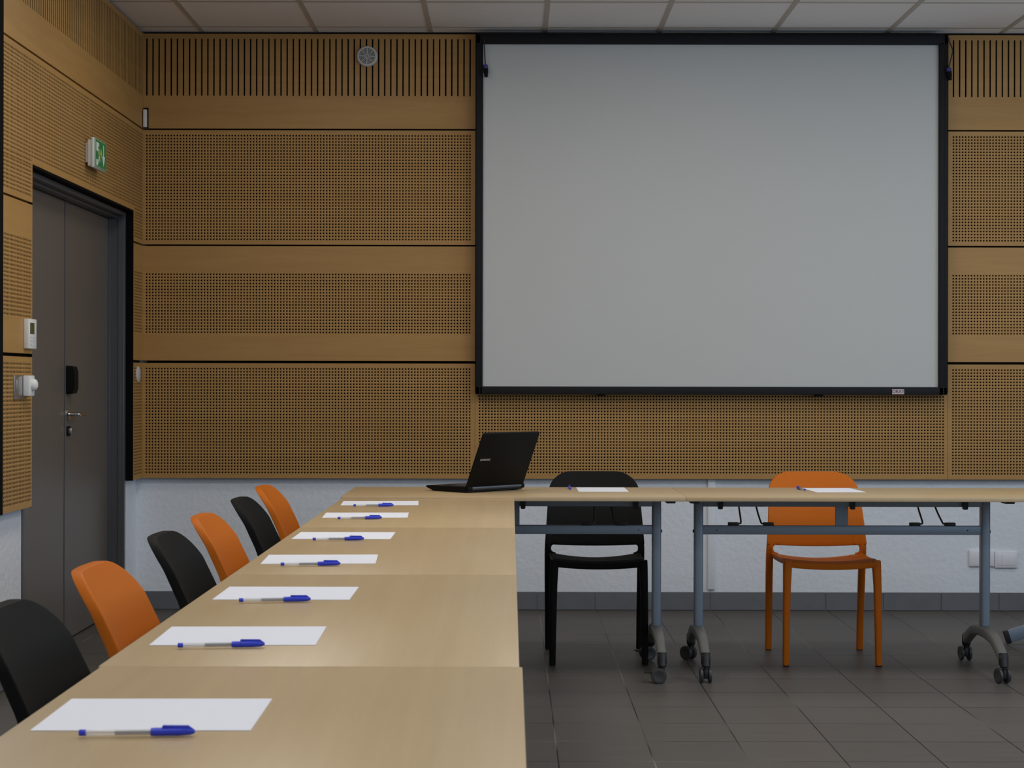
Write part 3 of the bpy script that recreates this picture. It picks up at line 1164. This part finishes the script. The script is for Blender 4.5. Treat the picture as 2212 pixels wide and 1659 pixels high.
ZL = 0.739                          # the long row on the left
LL = 1.329
XLa, XLb = -0.668, 0.015
cL = (XLa + XLb) / 2
proto = make_table('beech table at the far end of the long row, touching the laptop table', LL, XLb - XLa, ZL, [(0.0, 0), (0.0, 1), (PI, 1), (0.0, 0)],
                   0.0, 0.03)
labs = ['beech table at the far end of the long row, touching the laptop table',
        'second beech table of the long row, counted from the laptop table',
        'third beech table of the long row, counted from the laptop table',
        'beech table nearest the camera at the bottom of the photo']
for k in range(4):
    o = proto if k == 0 else copy_tree(proto)
    o.rotation_euler = (0, 0, -PI / 2)
    o.location = (cL + (0.005 if k == 3 else 0.0), YF - 0.002 - LL / 2 - k * (LL + 0.002), 0)
    o['label'] = labs[k]


# ------------------------------------------------------------------ chairs
def back_off(z):
    """how far the back leans behind the chair's centre at height z"""
    pts = [(0.40, -0.190), (0.48, -0.193), (0.56, -0.206), (0.64, -0.232), (0.72, -0.268), (0.80, -0.315)]
    for (a, p), (b, q_) in zip(pts, pts[1:]):
        if z <= b:
            t = (z - a) / (b - a)
            return p + (q_ - p) * t
    return pts[-1][1]


def chair_meshes():
    res = {}
    # backrest shell
    zt_, W = 0.797, 0.217
    rz, rx = 0.088, 0.098
    nu, nv = 22, 26
    zb_ = 0.480

    def half(z):
        base = 0.2225 - 0.024 * max(0, (z - 0.48)) / 0.32
        if z > zt_ - rz:
            t = (z - (zt_ - rz)) / rz
            return base - rx * (1 - math.sqrt(max(0, 1 - t * t)))
        return base

    def pt(u, v, back):
        vv = 1 - (1 - v) ** 1.7
        lowz = zb_ - 0.010 * (1 - u * u)
        z = lowz + (zt_ - lowz) * vv
        hw = half(z)
        x = u * hw
        full = 0.215
        bow = 0.030 * (x / full) ** 2          # edges come forward
        y = back_off(z) + bow
        edge = max(abs(u) ** 6, v ** 10)
        th_ = 0.011 + 0.017 * edge
        if back:
            y -= th_
            x *= 1 - 0.012 * edge
        return Vector((x, y, z))

    bm = new()
    fr, bk = [], []
    for j in range(nv + 1):
        v = j / nv
        fr.append([bm.verts.new(pt(-1 + 2 * i / nu, v, False)) for i in range(nu + 1)])
        bk.append([bm.verts.new(pt(-1 + 2 * i / nu, v, True)) for i in range(nu + 1)])
    for j in range(nv):
        for i in range(nu):
            bm.faces.new((fr[j][i], fr[j][i + 1], fr[j + 1][i + 1], fr[j + 1][i]))
            bm.faces.new((bk[j][i], bk[j + 1][i], bk[j + 1][i + 1], bk[j][i + 1]))
    for j in range(nv):
        for i in (0, nu):
            bm.faces.new((fr[j][i], fr[j + 1][i], bk[j + 1][i], bk[j][i]))
    for i in range(nu):
        for j in (0, nv):
            bm.faces.new((fr[j][i], bk[j][i], bk[j][i + 1], fr[j][i + 1]))
    bmesh.ops.recalc_face_normals(bm, faces=bm.faces[:])
    es = [e for e in bm.edges if len(e.link_faces) == 2 and e.calc_face_angle(0) > math.radians(45)]
    bmesh.ops.bevel(bm, geom=es, offset=0.0045, segments=3, profile=0.5, affect='EDGES')
    # rounded upper corners of the opening
    for s in (-1, 1):
        x0 = s * 0.186
        for k in range(6):
            pass
    res['backrest'] = bm
    # seat
    nu, nv = 20, 18

    def st(u, v, low):
        y = -0.180 + 0.392 * v
        hw = 0.205 - 0.012 * v
        x = u * hw
        z = 0.421 + 0.023 * v + (0.023 - 0.012 * v) * u * u - 0.006 * math.sin(PI * v)
        z -= 0.012 * max(0, (v - 0.85) / 0.15) ** 2
        if low:
            z -= 0.022 + 0.004 * v
            x *= 0.985
            y = y * 0.985
        return Vector((x, y, z))

    bm = new()
    a = [[bm.verts.new(st(-1 + 2 * i / nu, j / nv, False)) for i in range(nu + 1)] for j in range(nv + 1)]
    b = [[bm.verts.new(st(-1 + 2 * i / nu, j / nv, True)) for i in range(nu + 1)] for j in range(nv + 1)]
    for j in range(nv):
        for i in range(nu):
            bm.faces.new((a[j][i], a[j][i + 1], a[j + 1][i + 1], a[j + 1][i]))
            bm.faces.new((b[j][i], b[j + 1][i], b[j + 1][i + 1], b[j][i + 1]))
    for j in range(nv):
        for i in (0, nu):
            bm.faces.new((a[j][i], a[j + 1][i], b[j + 1][i], b[j][i]))
    for i in range(nu):
        for j in (0, nv):
            bm.faces.new((a[j][i], b[j][i], b[j][i + 1], a[j][i + 1]))
    bmesh.ops.recalc_face_normals(bm, faces=bm.faces[:])
    es = [e for e in bm.edges if len(e.link_faces) == 2 and e.calc_face_angle(0) > math.radians(45)]
    bmesh.ops.bevel(bm, geom=es, offset=0.005, segments=3, profile=0.5, affect='EDGES')
    res['seat'] = bm

    def leg(path):
        bm = new()
        secs = []
        for (x, y, z, w, d) in path:
            secs.append([Vector((x + p, y + q_, z)) for p, q_ in rrect(w, d, min(w, d) * 0.3, 3)])
        loft(bm, secs)
        return bm

    res['front'] = {}
    res['rear'] = {}
    for s in (-1, 1):
        res['front'][s] = leg([(s * 0.1965, 0.205, 0.004, 0.0265, 0.028), (s * 0.195, 0.203, 0.15, 0.029, 0.030), (s * 0.192, 0.199, 0.34, 0.032, 0.035),
                               (s * 0.189, 0.193, 0.425, 0.036, 0.040), (s * 0.1885, 0.190, 0.446, 0.035, 0.042)])
        res['rear'][s] = leg([(s * 0.205, -0.236, 0.004, 0.028, 0.030), (s * 0.2055, -0.224, 0.15, 0.029, 0.032), (s * 0.207, -0.204, 0.34, 0.030, 0.036),
                              (s * 0.2075, -0.189, 0.43, 0.030, 0.038), (s * 0.2080, -0.180, 0.465, 0.028, 0.032), (s * 0.2070, -0.181, 0.50, 0.026, 0.026),
                              (s * 0.2050, -0.190, 0.56, 0.018, 0.016)])
        # rounded upper corner of the opening, part of the rear upright
        pts = [(s * 0.199, 0.454)] + [(s * (0.196 - 0.026 * (1 - math.cos(k * PI / 10))), 0.458 + 0.024 * math.sin(k * PI / 10)) for k in range(1, 6)] + [(s * 0.165, 0.490), (s * 0.204, 0.490)]
        prism(res['rear'][s], pts, -0.190, -0.171)
        # rounded lower corner, running into the seat
        pts = [(s * 0.204, 0.435), (s * 0.204, 0.470)] + [(s * (0.196 - 0.022 * (1 - math.cos(k * PI / 8))), 0.462 - 0.020 * math.sin(k * PI / 8)) for k in range(0, 5)] + [(s * 0.174, 0.432)]
        prism(res['rear'][s], pts, -0.184, -0.160)
    return res


def make_chair(color, label, group):
    m = M[color]
    t = thing('stacking_chair', label, 'chair', group=group)
    r = chair_meshes()
    obj('backrest', r['backrest'], m, t, angle=50)
    obj('seat', r['seat'], m, t, angle=50)
    for key in ('front', 'rear'):
        for s in (-1, 1):
            lg = obj('leg', r[key][s], m, t, angle=50)
            bm = new()
            x, y = (s * 0.1965, 0.205) if key == 'front' else (s * 0.205, -0.236)
            box(bm, x - 0.0125, x + 0.0125, y - 0.0135, y + 0.0135, 0.0, 0.007, 0.002, 1)
            obj('foot_pad', bm, M['rubber'], lg)
    return t


GC = 'plastic stacking chairs at the tables'
CH = {'orange': make_chair('orange', '', GC), 'black_pl': make_chair('black_pl', '', GC)}
used = set()


def place_chair(color, x, y, rot, label):
    o = CH[color] if color not in used else copy_tree(CH[color])
    used.add(color)
    o.location = (x, y, 0)
    o.rotation_euler = (0, 0, rot)
    o['label'] = label
    return o


# the pair at the back wall face the camera (front of the chair is local +y)
place_chair('black_pl', 0.376, 7.466, PI, 'black plastic chair against the back wall, behind the table right of the laptop')
place_chair('orange', 1.366, 7.466, PI, 'orange plastic chair standing alone behind the right-hand table under the screen')
cxl = -0.608
for col, dn, dx, lab in (
        ('black_pl', 2.855, 0.012, 'black plastic chair nearest the camera, cut by the left edge of the photo'),
        ('orange', 3.535, 0.006, 'nearest orange plastic chair in the row left of the long table'),
        ('black_pl', 4.32, 0.0, 'middle one of the three black plastic chairs left of the long table'),
        ('orange', 4.96, -0.008, 'middle one of the three orange plastic chairs left of the long table'),
        ('black_pl', 5.71, -0.012, 'farthest black plastic chair of the row left of the long table'),
        ('orange', 6.40, -0.032, 'farthest orange plastic chair of the row, by the end of the laptop table')):
    place_chair(col, cxl + dx, dn + 0.212, -PI / 2, lab)


# ------------------------------------------------------------------ paper and pens
def sheet(name, w, d):
    bm = new()
    box(bm, -w / 2, w / 2, -d / 2, d / 2, 0.0, 0.0008)
    return bm


def make_pen():
    """ballpoint along local x, butt at x=0, lying on z=0"""
    t = thing('ballpoint_pen', '', 'pen', group='blue capped ballpoint pens on the tables')
    rz = 0.0055
    dx = Matrix.Translation((0, 0, rz)) @ Matrix.Rotation(PI / 2, 4, 'Y')
    bm = new()
    lathe(bm, [(0.0040, 0.006), (0.0040, 0.1)], 6, 0, dx)
    obj('barrel', bm, M['clear'], t)
    bm = new()
    lathe(bm, [(0.0, 0.046), (0.0029, 0.046), (0.0029, 0.12), (0.0, 0.12)], 10, 0, dx, cap=False)
    obj('ink_tube', bm, M['ink'], t)
    bm = new()
    lathe(bm, [(0.0, 0.0), (0.0036, 0.0), (0.0042, 0.001), (0.0042, 0.009), (0.0, 0.009)], 14, 0, dx, cap=False)
    obj('end_plug', bm, M['blue'], t)
    bm = new()
    lathe(bm, [(0.0, 0.092), (0.0052, 0.092), (0.0055, 0.098), (0.0055, 0.128), (0.0046, 0.142), (0.0028, 0.148), (0.0, 0.149)], 18, 0, dx, cap=False)
    prism(bm, [(0.106, rz + 0.006), (0.1075, rz + 0.0085), (0.140, rz + 0.0078), (0.1465, rz + 0.003), (0.140, rz + 0.002), (0.136, rz + 0.0046), (0.110, rz + 0.0058)], -0.0021, 0.0021)
    obj('cap', bm, M['blue'], t)
    return t


pen0 = make_pen()
pen_used = False


def place_pen(loc, rot, label):
    global pen_used
    o = pen0 if not pen_used else copy_tree(pen0)
    pen_used = True
    o.location = loc
    o.rotation_euler = (0, 0, rot)
    o['label'] = label


GP = 'white sheets of paper on the tables'
seats = ['nearest the camera on the long table', 'in front of the nearest black chair', 'in front of the nearest orange chair',
         'in front of the middle black chair of the row', 'in front of the middle orange chair of the row',
         'in front of the farthest black chair of the row', 'in front of the farthest orange chair of the row']
data = [((70, 1582), (545, 1580), (150, 1514), (588, 1510), (172, 1585.5), (413, 1582)),
        ((323, 1397), (683, 1395), (372, 1356), (705, 1355), (385, 1396), (566, 1392.5)),
        ((461, 1297), (748, 1297), (500, 1269), (778, 1270), (517, 1298), (666, 1295)),
        ((560, 1221), (802, 1219), (592, 1200), (819, 1198), (607, 1220), (735, 1218)),
        ((630, 1166), (843, 1166), (650, 1151), (856, 1150), (676, 1165.5), (786, 1164)),
        ((693, 1121), (876, 1120), (709, 1108), (887, 1107), (730, 1120), (826, 1118.5)),
        ((733, 1093.5), (900, 1092.5), (745, 1083), (909, 1082), (764, 1092.5), (851, 1091.5))]
pw, pd = 0.290, 0.226
for k, (bl, br, tl, tr, pa, pb) in enumerate(data):
    P = [on_plane(*p, ZL) for p in (bl, br, tl, tr)]
    c = (P[0] + P[1] + P[2] + P[3]) / 4
    e = (P[1] - P[0])
    rot = math.atan2(e.y, e.x) * 0.6
    o = obj('sheet_of_paper', sheet('sheet', pw, pd), M['paper'], loc=(c.x, c.y, ZL + 0.0003), rotz=rot, smooth=False)
    tag(o, 'blank white sheet ' + seats[k], 'paper', GP)
    zp = ZL + 0.0012
    A, B = on_plane(*pa, zp + 0.005), on_plane(*pb, zp + 0.005)
    e = B - A
    place_pen((A.x, A.y, zp), math.atan2(e.y, e.x), 'blue capped pen on the sheet ' + seats[k])

for (x, y, rot, px, py, lab) in ((0.386, 7.226, 0.0, 0.252, 7.30, 'by the black chair under the screen'),
                                 (1.360, 7.215, 0.06, 1.232, 7.262, 'by the lone orange chair under the screen')):
    o = obj('sheet_of_paper', sheet('sheet', 0.207, 0.282), M['paper'], loc=(x, y, ZF + 0.0003), rotz=rot, smooth=False)
    tag(o, 'blank white sheet ' + lab, 'paper', GP)
    place_pen((px, py - 0.10, ZF + 0.0003), PI / 2 + rot, 'blue pen seen end-on beside the sheet ' + lab)

# ------------------------------------------------------------------ laptop
th0 = math.radians(46)
Nn = on_plane(1008, 1065.5, ZF)
lp = thing('laptop', 'open black laptop on the table in front of the screen', 'laptop', (Nn.x, Nn.y, ZF), th0)
# local x along the hinge, local +y towards the keyboard's front
wl, dl = 0.332, 0.245
bm = new()
prof = [(0.0, 0.004), (0.015, 0.0015), (0.20, 0.0015), (0.235, 0.012), (0.245, 0.017), (0.245, 0.021), (0.235, 0.0225), (0.0, 0.024)]
loft(bm, [[Vector((x, y, z)) for y, z in prof] for x in (0.004, 0.012, wl - 0.012, wl - 0.004)])
base = obj('base', bm, M['laptop'], lp)
bm = new()
for r_ in range(5):
    for c_ in range(14):
        x, y = 0.026 + c_ * 0.0202, 0.045 + r_ * 0.019
        box(bm, x, x + 0.0172, y, y + 0.016, 0.0232, 0.0258, 0.001, 1)
obj('keyboard', bm, M['keys'], base)
bm = new()
box(bm, 0.125, 0.205, 0.165, 0.215, 0.0228, 0.0236, 0.0005, 1)
obj('touchpad', bm, M['laptop_hinge'], base)
for fx_ in (0.03, wl - 0.03):
    for fy_ in (0.03, 0.17):
        bm = new()
        cyl(bm, (fx_, fy_, 0.0), (fx_, fy_, 0.003), 0.008, 14)
        obj('rubber_foot', bm, M['rubber'], base)
bm = new()
cyl(bm, (0.030, 0.004, 0.0185), (wl - 0.012, 0.004, 0.0185), 0.0095, 18)
obj('hinge_bar', bm, M['laptop_hinge'], lp)
for a, b in ((0.004, 0.030), (wl - 0.012, wl + 0.006)):
    bm = new()
    cyl(bm, (a, 0.004, 0.0180), (b, 0.004, 0.0180), 0.0105, 16)
    obj('hinge_cap', bm, M['laptop'], lp)
tl_ = math.radians(24)
LH = 0.248
lid_m = Matrix.Translation((0, 0.006, 0.022)) @ Matrix.Rotation(tl_, 4, 'X')    # leans away from the keyboard
bm = new()
loft(bm, [[Vector((x + wl / 2, y, z)) for x, z in [(a * k + 0, LH / 2 + b * k2) for a, b in rrect(wl, LH, 0.010)]] for y, k, k2 in
          ((-0.0085, 0.985, 0.98), (-0.006, 1, 1), (0.0, 1, 1), (0.002, 0.99, 0.985))])
bmesh.ops.transform(bm, matrix=lid_m, verts=bm.verts[:])
lid = obj('lid', bm, M['laptop'], lp)
bm = new()
box(bm, 0.018, wl - 0.018, 0.0015, 0.0026, 0.020, LH - 0.016)
bmesh.ops.transform(bm, matrix=lid_m, verts=bm.verts[:])
obj('display', bm, M['lcd_black'], lid)
text_mesh('lettering', 'SAMSUNG', 0.0128, M['logo'], lid,
          lid_m @ Matrix.Translation((0.054, -0.0088, 0.128)) @ Matrix.Rotation(PI / 2, 4, 'X'))

# ------------------------------------------------------------------ stand at the right edge
p = at(2172, 1377, 7.85)
sx, sy = p.x + 0.66, 7.85
stt = thing('floor_stand', 'grey metal stand leg with black end cap at the right photo edge', 'stand', (sx, sy, 0))
hz = 0.235
for k in range(4):
    a = PI + k * PI / 2
    bm = new()
    mtx = Matrix.Rotation(a, 4, 'Z')
    A, B = Vector((0.655, 0, 0.036)), Vector((0.02, 0, hz))
    d = (B - A).normalized()
    n_ = Vector((-d.z, 0, d.x))
    secs = [[P_ + Vector((0, u, 0)) + n_ * w for u, w in rrect(0.034, 0.056, 0.004, 2)] for P_ in (A + d * 0.012, B)]
    loft(bm, secs)
    bmesh.ops.transform(bm, matrix=mtx, verts=bm.verts[:])
    lg = obj('leg', bm, M['leg'], stt)
    bm = new()
    secs = [[P_ + Vector((0, u, 0)) + n_ * w for u, w in rrect(0.037, 0.060, 0.004, 2)] for P_ in (A - d * 0.004, A + d * 0.014)]
    loft(bm, secs)
    bmesh.ops.transform(bm, matrix=mtx, verts=bm.verts[:])
    o = obj('end_cap', bm, M['rubber'], lg)
bm = new()
cyl(bm, (0, 0, 0.17), (0, 0, 1.25), 0.028, 20)
obj('post', bm, M['leg'], stt)
bm = new()
box(bm, -0.05, 0.05, -0.05, 0.05, 1.25, 1.27, 0.004)
obj('head_plate', bm, M['leg'], stt)

# ------------------------------------------------------------------ light
def area(name, loc, rot, sx, sy, power, col):
    l = bpy.data.lights.new(name, 'AREA')
    l.shape = 'RECTANGLE'
    l.size, l.size_y = sx, sy
    l.energy = power
    l.color = col
    o = bpy.data.objects.new(name, l)
    C.objects.link(o)
    o.location = loc
    o.rotation_euler = rot
    return o


# luminous ceiling panels, all nearer than the part of the ceiling in the photo
for y, power in ((1.0, 11), (3.2, 9), (5.7, 16), (7.45, 6)):
    for x in (-0.9, 0.9, 2.7):
        area('ceiling_lamp', (x, y, ZC - 0.03), (0, 0, 0), 0.6, 0.6, power, (1.0, 0.95, 0.88))
# daylight through the windows of the right wall
for a, b in wins:
    area('window_daylight', (XR + 0.16, (a + b) / 2, (WZ0 + WZ1) / 2), (0, PI / 2, 0), WZ1 - WZ0, b - a, 32, (0.53, 0.755, 1.0))

w = bpy.data.worlds.new('World')
SC.world = w
w.use_nodes = True
w.node_tree.nodes['Background'].inputs['Color'].default_value = (0.75, 0.87, 1.0, 1)
w.node_tree.nodes['Background'].inputs['Strength'].default_value = 0.4

# ------------------------------------------------------------------ camera
cam = bpy.data.cameras.new('camera')
cam.sensor_width = 36.0
cam.sensor_fit = 'HORIZONTAL'
cam.lens = F / 2212 * 36.0
cam.shift_x = (1106 - CX) / 2212
cam.shift_y = -(829.5 - CY) / 2212
cam.clip_start = 0.05
cam.dof.use_dof = True
cam.dof.focus_distance = 7.0
cam.dof.aperture_fstop = 16
co = bpy.data.objects.new('camera', cam)
C.objects.link(co)
co.location = (0, 0, H)
co.rotation_euler = (PI / 2, 0, 0)
co.rotation_euler = (Matrix.Rotation(PI / 2, 3, 'X') @ Matrix.Rotation(math.radians(0.11), 3, 'Z')).to_euler()
SC.camera = co

SC.view_settings.view_transform = 'Standard'
SC.view_settings.look = 'None'
SC.view_settings.exposure = 0.0
SC.view_settings.gamma = 1.0
SC.view_settings.use_curve_mapping = False
SC.cycles.max_bounces = 8
SC.cycles.diffuse_bounces = 5
